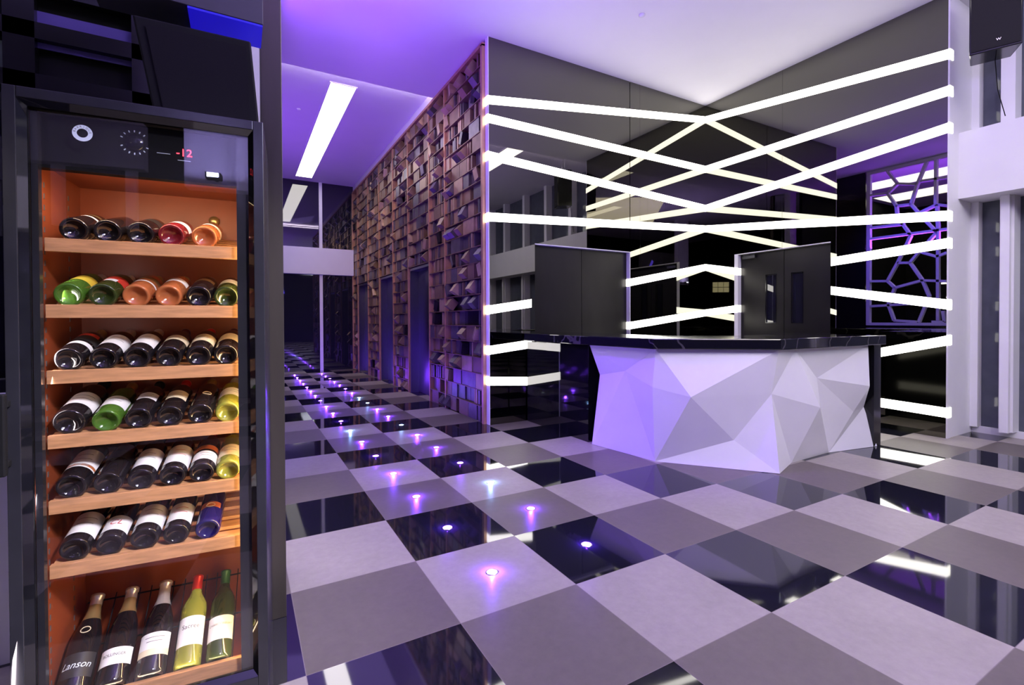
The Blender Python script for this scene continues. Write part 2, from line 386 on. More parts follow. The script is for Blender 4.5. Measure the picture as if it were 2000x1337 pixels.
# corridor left wall, dark, and wall behind the metal screen
struct(MB().box(-.60, -.52, 3.9, YF-.13, 0, ZC).build('wall_left', M_black))
ws = MB(); ws.box(2.02, 2.1, YM+.08, YF-.01, 0, ZC); ws.box(1.815, 2.019, YM+.5, YF-.01, 4.64, ZC)
struct(ws.build('wall_corridor_right', M_white))

# corridor ceiling light and lobby ceiling lights
def ceiling_light(x0, x1, y0, y1, z, label):
    t = empty('ceiling_light', ((x0+x1)/2, (y0+y1)/2, z)); tag(t, label, 'light', 'long ceiling light panels')
    cx_, cy_ = (x0+x1)/2, (y0+y1)/2
    MB().box(x0-cx_, x1-cx_, y0-cy_, y1-cy_, -.012, -.002).build('diffuser', M_panel, t)
    fr_ = MB()
    for a in ((x0-.02, x0, y0-.02, y1+.02), (x1, x1+.02, y0-.02, y1+.02), (x0, x1, y0-.02, y0), (x0, x1, y1, y1+.02)):
        fr_.box(a[0]-cx_, a[1]-cx_, a[2]-cy_, a[3]-cy_, -.014, -.001)
    fr_.build('frame', M_white, t)
ceiling_light(.40, .76, 5.68, 10.9, ZC, 'long bright light panel in the corridor ceiling')
ceiling_light(3.98, 4.36, -3.6, .10, ZC, 'light panel in the lobby ceiling, reflected left of the corner')
ceiling_light(1.75, 2.1, -6.5, -2.9, ZC, 'light panel in the lobby ceiling behind the viewpoint, seen in reflection')
# small sprinkler on the corridor ceiling
sp = MB().lathe([(0, 0), (.02, 0), (.035, .012), (.035, .02)], 16, Matrix.Translation((.08, 6.9, ZC-.021)))
tag(sp.build('ceiling_sensor', M_white), 'small round white sensor on the corridor ceiling', 'sensor')
sp = MB().lathe([(0, 0), (.02, 0), (.035, .012), (.035, .02)], 16, Matrix.Translation((3.15, 2.15, ZS-.021)))
tag(sp.build('ceiling_sensor', M_white), 'small round white sensor on the ceiling before the mirror corner', 'sensor')

# ================================================================== METAL SCREEN with tilted boxes
def screen_wall():
    X0 = 1.80; D = .10; Z1 = 4.60; RH = .20; Y0, Y1 = 3.50, 11.25
    t = empty('metal_screen', (X0, Y0, 0)); tag(t, 'tall bronze screen wall of tilted metal boxes and slats along the corridor', 'screen wall')
    off = Matrix.Translation((-X0, -Y0, 0))
    openings = [(5.43, 6.45), (7.50, 8.50), (9.62, 10.68)]; OZ = 2.20
    posts = [4.72, 5.39, 6.49, 7.46, 8.54, 9.58, 10.72]
    fr_ = MB()
    fr_.box(X0-.02, X0+D, 3.425, 3.475, 0, Z1+.02, off); fr_.box(X0-.02, X0+D, Y1, Y1+.045, 0, Z1+.02, off)
    fr_.box(X0-.02, X0+D, 3.425, Y1, Z1, Z1+.04, off); 
    fr_.build('outer_frame', M_copper, t)
    pm = MB()
    for y in posts: MB().box(X0-.006, X0+D, y-.016, y+.016, 0, Z1, off).build('upright', M_copper, t)
    def inop(y, z):
        return any(a-.02 < y < b+.02 for a, b in openings) and z < OZ
    edges = [3.475]+posts+[Y1]
    sh = MB(); bk = MB()
    stuffs = {}
    cand = []
    nrow = 23
    for bi in range(len(edges)-1):
        a, b = edges[bi]+(.02 if bi else 0), edges[bi+1]-.02
        isop = any(o0-.1 < a < o1 for o0, o1 in openings)
        for r in range(nrow):
            z = r*RH
            if isop and z+RH*.3 < OZ: continue
            zz = max(z, OZ) if isop else z
            if r: sh.box(X0-.004, X0+D, a, b, z-.005, z+.005, off)
            # fill the row
            y = a
            while y < b-.03:
                kind = random.choices(['flat', 'slats', 'tilt', 'dark', 'lean', 'half'], [24, 24, 13, 26, 6, 9])[0]
                wd = {'flat': random.uniform(.18, .34), 'slats': random.uniform(.10, .2), 'tilt': random.uniform(.14, .17), 'dark': random.uniform(.08, .14), 'lean': .15, 'half': random.uniform(.12, .2)}[kind]
                wd = min(wd, b-y)
                if wd < .12 and kind in ('tilt', 'lean'): kind = 'slats'
                cand.append((kind, y, wd, z+.006, RH-.012)); y += wd
    sh.build('shelf_grid', M_copperd, t)
    # dark backing, with the lift openings left out
    for (a, b) in [(3.50, 5.43), (6.45, 7.50), (8.50, 9.62), (10.68, Y1)]: bk.box(X0+D-.004, X0+D, a, b, 0, OZ, off)
    bk.box(X0+D-.004, X0+D, 3.50, Y1, OZ, Z1, off)
    bk.build('backing', M_darkb, t)
    big = []
    def put(mb_or_list, mname, vs): pass
    for kind, y, wd, z, h in cand:
        if kind == 'flat':
            d = random.choice([.004, .012, .03]); mm = random.choice(['copperd', 'copperd', 'tan', 'grey'])
            stuffs.setdefault(mm, MB()).box(X0+d, X0+D-.005, y+.004, y+wd-.004, z, z+h, off)
        elif kind == 'half':
            stuffs.setdefault('grey', MB()).box(X0+.05, X0+D-.005, y+.004, y+wd-.004, z, z+h, off)
        elif kind == 'slats':
            q = y+.008
            while q < y+wd-.02:
                tw = random.uniform(.015, .06); d = random.uniform(0, .04)
                stuffs.setdefault(random.choice(['copperd', 'tan', 'grey', 'grey']), MB()).box(X0+d, X0+D-.005, q, min(q+tw, y+wd-.004), z, z+h*random.uniform(.9, 1), off); q += tw+random.uniform(.012, .03)
        elif kind == 'lean':
            R_ = Matrix.Translation((.03, y+wd/2-Y0, z+h/2)) @ Matrix.Rotation(random.choice([-1, 1])*random.uniform(.25, .5), 4, 'X') @ Matrix.Rotation(random.uniform(-.3, .3), 4, 'Z')
            stuffs.setdefault(random.choice(['grey', 'tan', 'dark']), MB()).box(-.05, .05, -.042, .042, -h*.43, h*.43, R_)
        elif kind == 'tilt':
            R_ = Matrix.Translation((.025, y+wd/2-Y0, z+h/2)) @ Matrix.Rotation(random.uniform(-.12, .12), 4, 'Z') @ Matrix.Rotation(random.uniform(.5, .85), 4, 'Y')
            hw = min(wd*.44, .068)
            big.append((math.hypot(y+1.85, z-1.27), R_, hw, h*.38, random.choice([M_tan, M_greyb, M_copperd])))
    big.sort(key=lambda q: q[0])
    for i, (_, R_, hw, hh, mm) in enumerate(big):
        if i < 100:
            MB().box(-.058, .058, -hw, hw, -hh, hh, R_).build('tilted_box', mm, t)
        else: stuffs.setdefault('tan' if mm is M_tan else 'grey', MB()).box(-.06, .06, -hw, hw, -hh, hh, R_)
    mats = dict(copperd=M_copperd, tan=M_tan, grey=M_greyb, dark=M_darkb)
    for k, mb in stuffs.items():
        o = mb.build('metal_blocks', mats[k], t); o['kind'] = 'stuff'
    # lift lobbies: steel surround and doors
    for i, (a, b) in enumerate(openings):
        lab = ['nearest brushed steel lift doorway in the bronze screen', 'middle brushed steel lift doorway in the bronze screen', 'farthest brushed steel lift doorway in the bronze screen'][i]
        e = empty('lift_doorway', (X0, a, 0)); tag(e, lab, 'lift door', 'steel lift doorways')
        o2 = Matrix.Translation((-X0, -a, 0))
        s_ = MB(); s_.box(X0+.02, X0+.2, a+.002, a+.03, 0, OZ-.02, o2); s_.box(X0+.02, X0+.2, b-.03, b-.002, 0, OZ-.02, o2); s_.box(X0+.02, X0+.2, a+.03, b-.03, OZ-.06, OZ-.02, o2)
        s_.build('steel_surround', M_steel, e)
        MB().box(X0+.165, X0+.185, a+.03, (a+b)/2-.003, .003, OZ-.06, o2).build('door_panel', M_steel, e)
        MB().box(X0+.165, X0+.185, (a+b)/2+.003, b-.03, .003, OZ-.06, o2).build('door_panel', M_steel, e)
screen_wall()

# ================================================================== FLOOR LED LIGHTS
def floor_light(i, col):
    x = .3+.6*col; y = .3+.6*i
    ice = (col, i) in ((0, 6), (1, 2), (1, 6), (1, 9), (1, 10))
    t = empty('floor_light', (x, y, 0))
    side = 'left' if col == 0 else 'right'
    if i == 0: wh = 'nearest of the %s row' % side
    elif i == 17: wh = 'farthest of the %s row, at the corridor glass' % side
    else: wh = '%s from the camera end, %s row' % (['', 'second', 'third', 'fourth', 'fifth', 'sixth', 'seventh', 'eighth', 'ninth', 'tenth', 'eleventh', 'twelfth', 'thirteenth', 'fourteenth', 'fifteenth', 'sixteenth', 'seventeenth'][i], side)
    tag(t, '%s LED floor light, %s' % ('ice-blue' if ice else 'violet', wh), 'floor light', 'LED dots in two rows across the floor tiles')
    MB().lathe([(0, .005), (.014, .0048), (.023, .0035), (.027, .001)], 20).build('lens', M_ledb if ice else M_led, t)
    MB().lathe([(.0275, .0005), (.0275, .003), (.032, .0025), (.033, .0005)], 20).build('rim', M_chrome, t)
    l = bpy.data.lights.new('floor_glow', 'POINT'); l.energy = 1.6 if ice else 5.0; l.color = (.25, .45, 1) if ice else (.17, .03, 1); l.shadow_soft_size = 0
    o = bpy.data.objects.new('floor_glow', l); COL.objects.link(o); o.location = (0, 0, .022); o.parent = t
for i in range(18):
    for col in (0, 1): floor_light(i, col)

# ================================================================== RECEPTION COUNTER
def counter():
    V = dict(T1=(2.358, 2.089, 1.011), T2=(2.399, 1.221, 1.01), T3=(3.151, .574, 1.01), T4=(3.424, .592, 1.01), T5=(4.60, .560, 1.01),
             L1=(2.422, 2.002, .706), M1=(2.411, 1.618, .781), M2=(2.379, 1.238, .674), M3=(2.528, 0.951, 0.613), M4=(3.136, 0.626, 0.635),
             M5=(3.812, 0.622, 0.728), M6=(3.615, 0.487, 0.497), R1=(4.50, .500, .620), R2=(4.386, .588, .37), R3=(4.654, .621, .387), N1=(2.902, 0.814, 0.230),
             B1=(2.328, 2.017, 0), B2=(2.433, 1.264, 0), B3=(3.049, .5, 0), B4=(3.428, .63, 0), B5=(4.06, .644, 0), B6=(4.717, .529, 0))
    ox, oy = 3.4, 1.2
    t = empty('reception_counter', (ox, oy, 0)); tag(t, 'reception counter with white faceted front and black stone top before the mirror corner', 'counter')
    tris = [('T1', 'L1', 'M1'), ('T1', 'M1', 'T2'), ('T2', 'M1', 'M2'), ('L1', 'B1', 'M1'), ('M1', 'B1', 'B2'), ('M1', 'B2', 'M2'),
            ('T2', 'M2', 'M3'), ('T2', 'M3', 'T3'), ('T3', 'M3', 'M4'), ('M2', 'B2', 'M3'), ('M3', 'B2', 'N1'), ('M3', 'N1', 'M4'),
            ('N1', 'B2', 'B3'), ('N1', 'B3', 'M4'), ('T3', 'M4', 'T4'), ('T4', 'M4', 'M6'), ('T4', 'M6', 'M5'), ('T4', 'M5', 'T5'), ('T5', 'M5', 'R1'),
            ('M5', 'M6', 'B5'), ('M5', 'B5', 'R2'), ('M5', 'R2', 'R1'), ('R1', 'R2', 'R3'), ('R2', 'B5', 'R3'), ('R3', 'B5', 'B6'),
            ('M4', 'B4', 'M6'), ('M4', 'B3', 'B4'), ('M6', 'B4', 'B5')]
    keys = list(V); mb = MB(); mb.add([(V[k][0]-ox, V[k][1]-oy, V[k][2]+(0.002 if V[k][2] == 0 else 0)) for k in keys], [tuple(keys.index(a) for a in f) for f in tris])
    # orient faces outward and give the shell a thickness
    o = mb.build('faceted_front', M_facet, t)
    md = o.modifiers.new('thickness', 'SOLIDIFY'); md.thickness = .012; md.offset = 0
    # black carcass behind the facets
    inner = [(2.46, 3.33), (2.46, 1.33), (3.20, .70), (4.62, .70), (4.62, 1.25), (3.45, 1.25), (3.02, 1.62), (3.02, 3.33)]
    MB().prism([(x-ox, y-oy) for x, y in inner][::-1], .0, 1.009).build('carcass', M_black, t)
    # glossy black end panels
    e = MB(); e.box(2.34-ox, 2.459-ox, 2.10-oy, 2.885-oy, .0, 1.009); e.build('end_panel', M_blackg, t)
    e = MB(); e.box(2.425-ox, 2.459-ox, 2.895-oy, 3.33-oy, .0, 1.0); e.box(2.35-ox, 2.424-ox, 2.895-oy, 3.33-oy, .0, 1.0); e.build('end_panel', M_blackg, t)
    MB().box(4.665-ox, 4.80-ox, .53-oy, 1.25-oy, 0, 1.009).build('end_panel', M_black, t)
    MB().box(2.40-ox, 2.43-ox, 1.25-oy, 2.10-oy, 1.0, 1.0095).build('under_rail', M_black, t)
    top = [(2.30, 3.33), (2.30, 2.05), (2.335, 1.19), (3.12, .53), (4.84, .50), (4.84, 1.30), (3.5, 1.30), (3.05, 1.66), (3.05, 3.33)]
    MB().prism([(x-ox, y-oy) for x, y in top][::-1], 1.012, 1.105).build('countertop', M_top, t, bevel=.008)
M_top = mat('black_marble', (.010, .010, .016), .06, spec=.8)
# white veins in the marble
nt = M_top.node_tree; b = nt.nodes['Principled BSDF']
tc = nt.nodes.new('ShaderNodeTexCoord'); wv = nt.nodes.new('ShaderNodeTexWave'); wv.inputs['Scale'].default_value = 1.1; wv.inputs['Distortion'].default_value = 14; wv.inputs['Detail'].default_value = 4
cr = nt.nodes.new('ShaderNodeValToRGB'); cr.color_ramp.elements[0].position = .985; cr.color_ramp.elements[0].color = (.008, .008, .013, 1); cr.color_ramp.elements[1].position = 1; cr.color_ramp.elements[1].color = (.07, .065, .075, 1)
nt.links.new(tc.outputs['Object'], wv.inputs[0]); nt.links.new(wv.outputs[0], cr.inputs[0]); nt.links.new(cr.outputs[0], b.inputs['Base Color'])
counter()

# ================================================================== LATTICE PARTITION (seen in the right mirror)
LS = [(3.47, 4.59, 3.28, 4.27), (3.28, 4.27, 2.92, 4.17), (2.92, 4.17, 2.75, 4.63), (3.28, 4.27, 3.47, 4.1), (3.47, 4.1, 3.82, 4.13), (3.47, 4.1, 3.3, 3.78), (3.3, 3.78, 3.03, 3.76), (2.92, 4.17, 3.03, 3.76), (3.3, 3.78, 3.28, 3.58), (3.03, 3.76, 2.89, 3.54), (2.89, 3.54, 2.58, 3.66), (2.86, 4.22, 2.42, 4.19), (2.6, 4.62, 2.6, 3.67), (2.58, 3.66, 2.41, 3.6), (2.58, 3.66, 2.56, 3.14), (3.2, 3.39, 3.03, 3.08), (2.76, 3.34, 2.58, 3.08), (3.28, 3.58, 3.17, 3.35), (3.17, 3.35, 3.8, 3.38), (3.03, 3.08, 3.27, 2.51), (3.27, 2.51, 3.04, 2.49), (3.04, 2.49, 2.88, 2.71), (2.58, 3.08, 2.88, 2.71), (2.88, 2.71, 2.58, 2.57), (2.58, 2.57, 2.41, 2.63), (2.56, 3.14, 2.55, 1.23), (3.27, 2.51, 3.46, 2.12), (3.46, 2.12, 3.79, 2.14), (3.46, 2.12, 3.32, 1.96), (3.32, 1.96, 2.82, 2.09), (2.82, 2.09, 3.04, 2.49), (2.82, 2.09, 2.41, 2.04), (2.82, 2.09, 2.7, 1.74), (2.7, 1.74, 2.88, 1.19), (3.32, 1.96, 3.44, 1.59), (3.44, 1.59, 3.33, 1.23), (3.33, 1.23, 2.93, 1.2), (2.65, 1.2, 2.44, 1.2), (2.44, 1.2, 2.47, 1.43), (3.8, 3.12, 2.41, 3.12), (3.79, 1.56, 2.79, 1.6)]
t = empty('lattice_screen', (-.56, 2.4, 1.12)); tag(t, 'white cell-patterned lattice partition lit blue, seen in the right mirror wall', 'partition')
mb = MB()
for a, z0, b_, z1 in LS:
    mb.bar((0, a-2.4, z0-1.12), (0, b_-2.4, z1-1.12), .05, .09, up=(1, 0, 0))
mb.build('cell_bars', M_white, t)
mb = MB()
mb.box(-.05, .05, 3.80-2.4, 3.87-2.4, 0, 3.55); mb.box(-.05, .05, 2.32-2.4, 2.39-2.4, 0, 3.55); mb.box(-.05, .05, 2.39-2.4, 3.8-2.4, 3.48, 3.55); mb.box(-.05, .05, 2.39-2.4, 3.8-2.4, 0, .06)
mb.build('frame', M_white, t)
tag(MB().box(-1.1, -.515, 2.32, 3.87, 0, 1.119).build('bar_counter', M_black), 'black bar counter under the lattice partition', 'bar counter')
# bar area beyond the lattice: ceiling light, linear lamps, back shelf
ceiling_light(-2.4, -1.6, 1.6, 4.9, ZS, 'light panel in the bar ceiling beyond the lattice partition')
ceiling_light(-4.4, -3.4, .5, 5.0, ZS, 'second light panel in the bar ceiling beyond the lattice partition')
for k, (y0, y1, z) in enumerate(((2.1, 3.2, 2.12), (2.2, 3.1, 1.78))):
    l_ = MB().tube([(-2.6, y0, z), (-2.6, y1, z)], .02); o = l_.build('linear_lamp', M_panel)
    tag(o, ['upper', 'lower'][k]+' horizontal linear lamp over the bar behind the lattice', 'lamp', 'linear lamps over the bar')
struct(MB().box(-6, -5.9, -7.3, 11.3, 0, ZC).build('wall_bar_left', M_greyb if False else M_blackm))
struct(MB().box(-5.9, -.61, 5.2, 5.3, 0, ZC).build('wall_bar_back', M_blackm))
# menu boards glowing on the far left wall (seen twice in the mirror corner)
t = empty('menu_lightbox', (-3.7, -3.5, 2.3), (0, 0, math.radians(-38))); tag(t, 'small lit display of six square panes, reflected in the mirror corner', 'display')
M_menu = mat('lit_menu_pane', (.8, .8, .7), .5, emit=(1, .9, .6), es=5)
for i in range(3):
    for j in range(2): MB().box(-.3+i*.2, -.12+i*.2, 0, .02, j*.2, .18+j*.2).build('pane', M_menu, t)
MB().box(-.4, .4, -.06, -.001, -.1, .5).build('case', M_black, t)
tag(MB().box(-4.1, -3.3, -4.0, -3.58, 0, 2.19).build('menu_cabinet', M_black), 'black cabinet carrying the lit six-pane display', 'cabinet')

# ================================================================== STEEL POST and glazed front left of it
tag(MB().box(-.713, -.632, .417, .50, 0, ZS-.002).build('steel_post', M_bbronze, None, .002), 'tall dark steel post right of the wine fridge', 'post')
struct(MB().box(-.95, -.664, .80, .95, .12, ZS-.003).build('wall_column_left', M_white))
for z in (2.58, 2.78): pass
struct(MB().box(-.95, -.66, .79, .96, 0, .119).build('baseboard_left', M_blackm))
# glazed partition behind and above the fridge
pn = MB()
for x in (-1.60, -1.17): pn.box(x-.05, x+.05, .95, 1.0, 0, ZS-.01)
for z in (2.30, 2.52, 2.72): pn.box(-4, -.96, .95, 1.0, z-.035, z+.035)
g = struct(pn.build('window_40', M_black))
MB().box(-4, -.96, 1.001, 1.01, 0, 2.26).build('pane', M_dglass, g)
MB().box(-1.56, -.96, .985, .99, 2.46, 2.62).build('blind', M_purple, g)
MB().box(-1.9, -1.63, .985, .99, 2.33, 2.46).build('blind', M_greenish, g)
struct(MB().box(-4, -.97, 1.02, 1.1, 0, ZS-.01).build('wall_partition_left', M_blackm))
# grey header box; emissive plate imitates blue light on its underside
t = empty('header_beam', (-.85, .2, 2.335)); tag(t, 'grey metal header box with a blue lit underside above the loudspeaker', 'beam')
mb = MB(); mb.box(-.35, .137, -.10, .06, .0, .55); mb.build('casing', M_headgrey, t, .002)
mb = MB(); mb.box(-.09, .135, -.098, .058, -.008, -.001); mb.build('blue_glow_plate', M_blueglow, t)
# wedge loudspeaker on the fridge
t = empty('stage_speaker', (-.885, .12, 1.935), (0, 0, math.radians(-2))); tag(t, 'black wedge loudspeaker standing on top of the wine fridge', 'speaker')
mb = MB(); pts = [(-.145, 0), (.155, 0), (.155, .05), (.133, .318), (-.20, .318)]
mb.add([(x, y, z) for y in (-.04, .30) for x, z in pts], [(0, 1, 2, 3, 4), (9, 8, 7, 6, 5)]+[(i, (i+1) % 5, 5+(i+1) % 5, 5+i) for i in range(5)])
mb.build('cabinet', M_blackm, t, .006)
mb = MB(); mb.add([(x, y, z) for y in (-.048, -.041) for x, z in [(-.12, .03), (.13, .03), (.12, .29), (-.165, .29)]], [(0, 1, 2, 3), (7, 6, 5, 4)]+[(i, (i+1) % 4, 4+(i+1) % 4, 4+i) for i in range(4)])
mb.build('grille', M_grille, t)
# white low wall sliver left of the fridge
struct(MB().box(-2.3, -1.46, .62, .72, 0, 1.0).build('wall_low_left', M_white))

# ================================================================== HANGING LOUDSPEAKER, upper right
def hanging_speaker(loc, rz, label, wires=True):
    t = empty('hanging_speaker', loc, (0, 0, rz)); tag(t, label, 'speaker')
    mb = MB(); a, b_, d, h = .175, .14, .32, .78
    vs = [(-a, 0, 0), (a, 0, 0), (b_, d, .0), (-b_, d, .0)]
    tilt = .06
    mb.add([(x, y, z+(0 if y == 0 else .02)) for z in (0, h) for x, y, _ in vs], [(0, 3, 2, 1), (4, 5, 6, 7), (0, 1, 5, 4), (1, 2, 6, 5), (2, 3, 7, 6), (3, 0, 4, 7)])
    mb.build('cabinet', M_black, t, .008)
    MB().box(-a+.012, a-.012, -.008, -.001, .02, h-.02).build('grille', M_grille, t)
    lg = text_mb('W', .032, .02, .085); lg.v = [(x, -.0095, z) for x, y, z in lg.v]; lg.build('badge', M_silver, t)
    wr_ = MB()
    for x in (-.12, .12): wr_.tube([(x, d/2, h), (x, d/2, ZC-loc[2]-.002)], .003, 6)
    wr_.build('hanging_wire', M_chrome, t)
    cb = MB().tube([(.03, d, .1), (.06, d+.05, -.25), (.12, d+.1, -.50)], .004, 6); cb.build('cable', M_blackm, t)
hanging_speaker((5.25, -.17, 3.73), math.radians(-68), 'black loudspeaker hanging from the ceiling before the window wall')

struct(MB().box(-1.76, -1.22, -3.5, -3.35, 2.5, ZC).build('wall_column_front', M_white))
t = empty('flood_lamp', (-1.5, -3.22, 2.60)); tag(t, 'small LED flood lamp shining up a white bulkhead, mirrored in the fridge door', 'lamp')
MB().box(-.06, .06, -.05, .05, -.05, 0).build('housing', M_blackm, t); MB().box(-.045, .045, .0505, .056, -.042, -.006).build('lens', mat('lit_flood_lens', (.9, .9, .9), .4, emit=(.6, .62, 1), es=60), t)
MB().box(-.012, .012, -.13, -.05, -.04, -.02).build('bracket', M_blackm, t)
lo_ = area('flood_glow', (0, .0, .012), (0, -.35, 1), .09, .07, (.45, .38, 1), 14); lo_.parent = t

# ================================================================== WINE FRIDGE
FA = math.radians(-4.5); FO = Vector((-1.363, .01, 0))
def floc(x, y, z): return FO+Vector((math.cos(FA)*x-math.sin(FA)*y, math.sin(FA)*x+math.cos(FA)*y, z))
W_ = .643; H_ = 1.93; DP = .44
fr = empty('wine_fridge', FO, (0, 0, FA)); tag(fr, 'tall black glass-door wine fridge filled with bottles, lit warm inside', 'fridge')
body = MB(); body.box(.0, .035, .03, DP, 0, H_); body.box(W_-.035, W_, .03, DP, 0, H_); body.box(.035, W_-.035, .03, DP, H_-.045, H_); body.box(.035, W_-.035, .03, DP, 0, .06); body.box(.035, W_-.035, DP-.03, DP, .06, H_-.045)
body.build('cabinet', M_frame, fr)
IX0, IX1, IZ0, IZ1, IY = .0415, W_-.0415, .062, 1.73, DP-.036
li = MB(); li.box(.036, IX0, .05, IY, .061, H_-.046); li.box(IX1, W_-.036, .05, IY, .061, H_-.046); li.box(.036, W_-.036, IY, DP-.031, .061, H_-.046); li.box(IX0, IX1, .05, IY, .061, .075); li.box(IX0, IX1, .09, IY, IZ1+.02, IZ1+.03)
li.build('interior_liner', M_inner, fr)
# control panel band behind the glass
cp = MB().box(IX0, IX1, .052, .085, IZ1-.005, H_-.047); cpo = cp.build('control_panel', M_blackm, fr)
tm = text_mb('-12', .034, .413, 1.815); tm.v = [(x, .0505, z) for x, y, z in tm.v]; tm.build('temperature_display', M_red, cpo)
dl = MB()
for k in range(16):
    a = 2*PI*k/16
    if k in (3, 4, 12): continue
    dl.box(-.0015, .0015, 0, .001, .032, .038, Matrix.Translation((.283, .0505, 1.83)) @ Matrix.Rotation(a, 4, 'Y'))
dl.box(.34, .375, .0505, .0515, 1.806, 1.8075); dl.box(.395, .43, .0505, .0515, 1.79, 1.7915)
dl.build('dial_marks', M_sticker, cpo)
MB().lathe([(.0, -.006), (.022, -.006), (.026, -.001), (.026, 0)], 24, Matrix.Translation((.283, .0515, 1.83)) @ Matrix.Rotation(PI/2, 4, 'X') @ Matrix.Scale(-1, 4, (0, 0, 1))).build('dial', M_black, cpo)
# door: frame, bevel, glass, handle
dr = MB()
w0 = .030
dr.box(0, w0, -.012, .026, .02, H_); dr.box(W_-w0, W_, -.012, .026, .02, H_); dr.box(w0, W_-w0, -.012, .026, H_-w0, H_); dr.box(w0, W_-w0, -.012, .026, .02, .085)
do = dr.build('door', M_frame, fr, .002)
bv = MB(); bw = .016
o4 = [(w0, .086), (W_-w0, .086), (W_-w0, H_-w0), (w0, H_-w0)]; i4 = [(w0+bw, .086+bw), (W_-w0-bw, .086+bw), (W_-w0-bw, H_-w0-bw), (w0+bw, H_-w0-bw)]
vs = [(x, -.010, z) for x, z in o4]+[(x, .010, z) for x, z in i4]+[(x, .024, z) for x, z in i4]+[(x, .024, z) for x, z in o4]
bv.add(vs, [(i, (i+1) % 4, 4+(i+1) % 4, 4+i) for i in range(4)]+[(4+i, 4+(i+1) % 4, 8+(i+1) % 4, 8+i) for i in range(4)]+[(8+i, 8+(i+1) % 4, 12+(i+1) % 4, 12+i) for i in range(4)])
bv.build('door_bevel', M_blackg, do)
MB().box(w0+bw, W_-w0-bw, .012, .018, .086+bw, H_-w0-bw).build('door_glass', M_glass, do)
gk = MB(); gk.box(.046, .062, .027, .049, .09, H_-.05); gk.box(W_-.082, W_-.046, .027, .049, .09, H_-.05)
gk.build('gasket', M_frame, do)
hd = MB(); hd.box(-.004, .014, -.055, -.035, .85, 1.075); hd.box(.0, .012, -.0351, -.012, .87, .89); hd.box(.0, .012, -.0351, -.012, 1.035, 1.055)
hd.build('door_handle', M_blackm, do, .004)
# round sticker on the door glass: white ring with letters
st = MB(); cx_, cz_ = .168, 1.827
st.lathe([(.013, 0), (.024, 0)], 32, Matrix.Translation((cx_, .0115, cz_)) @ Matrix.Rotation(PI/2, 4, 'X'))
so = st.build('sticker', M_sticker, do)
lt = MB()
word = 'BARRIQUE'
for k, ch in enumerate(word):
    a = math.radians(80-160*k/(len(word)-1))
    tb = text_mb(ch, .0075); R_ = Matrix.Translation((cx_, .011, cz_)) @ Matrix.Rotation(-a, 4, 'Y') @ Matrix.Translation((0, 0, .0185))
    lt.add([R_ @ Vector(v) for v in tb.v], tb.f)
lt.build('lettering', M_ink, so)
# rail slots on the left wall
rs = MB()
for y in (.12, .30):
    for k in range(46): rs.box(IX0-.0001, IX0+.0012, y-.003, y+.003, .15+k*.034, .15+k*.034+.016)
rs.build('rail_slots', M_ink, fr)
ms = MB().lathe([(0, 0), (.018, 0), (.018, .006), (0, .006)], 20, Matrix.Translation((.453, IY-.001, 1.665)) @ Matrix.Rotation(PI/2, 4, 'X'))
ms.build('wall_medallion', M_gold, fr)
# shelves
TL = math.radians(14); SZ = [1.521, 1.323, 1.126, .932, .736, .543]
SY = .06
for s in SZ:
    e = MB().box(.062, IX1-.001, SY, SY+.018, s-.04, s)
    eo = e.build('shelf', M_wood, fr, .001)
    b_ = MB(); R_ = Matrix.Translation((0, SY+.019, s-.008)) @ Matrix.Rotation(TL, 4, 'X')
    for y0 in (.0, .06, .12, .18, .24, .30): b_.box(.062, IX1-.001, y0, y0+.035, -.012, 0, R_)
    b_.box(.064, .078, 0, .335, -.026, -.012, R_); b_.box(IX1-.02, IX1-.005, 0, .335, -.026, -.012, R_)
    b_.build('shelf_slats', M_wood, eo)
# slanted rack at the bottom
EL = math.radians(38)
RK = Vector((0, .10, .082))
rk = MB(); R_ = Matrix.Translation(RK) @ Matrix.Rotation(EL, 4, 'X')
for x in [.07+.035*k for k in range(15)]: rk.box(x-.0015, x+.0015, 0, .34, -.006, -.003, R_)
for y0 in (.02, .17, .32): rk.box(.06, IX1-.004, y0, y0+.004, -.010, -.006, R_)
rk.box(.05, IX1-.001, -.012, -.002, -.012, .012, R_)
rk.build('wire_rack', M_blackm, fr)
MB().box(.05, IX1-.001, .055, .072, .076, .125).build('sill', M_wood, fr, .001)
# warm light tube along the right door stile, cool one on the left, lamp at the top
tb = MB().tube([(W_-.054, .056, .16), (W_-.054, .056, 1.68)], .0045, 8); tb.build('light_tube', mat('warm_tube', (.9, .9, .8), .5, emit=(1, .72, .34), es=60), fr)
def child_area(name, loc, d, sx, sy, col, e, spread=PI):
    o = area(name, loc, d, sx, sy, col, e, spread); o.parent = fr; return o
child_area('fridge_light', (W_-.060, .047, .92), (-.8, .35, 0), .02, 1.6, (1, .68, .32), 6)
child_area('fridge_light', (.30, .052, 1.70), (0, .6, -.8), .4, .02, (1, .70, .42), 1.6)
child_area('fridge_light', (.056, .042, .90), (.5, .6, -.1), .008, 1.6, (1, .86, .86), 1.5)
child_area('fridge_light', (.30, .054, .14), (0, .7, .7), .45, .01, (1, .75, .5), .3)

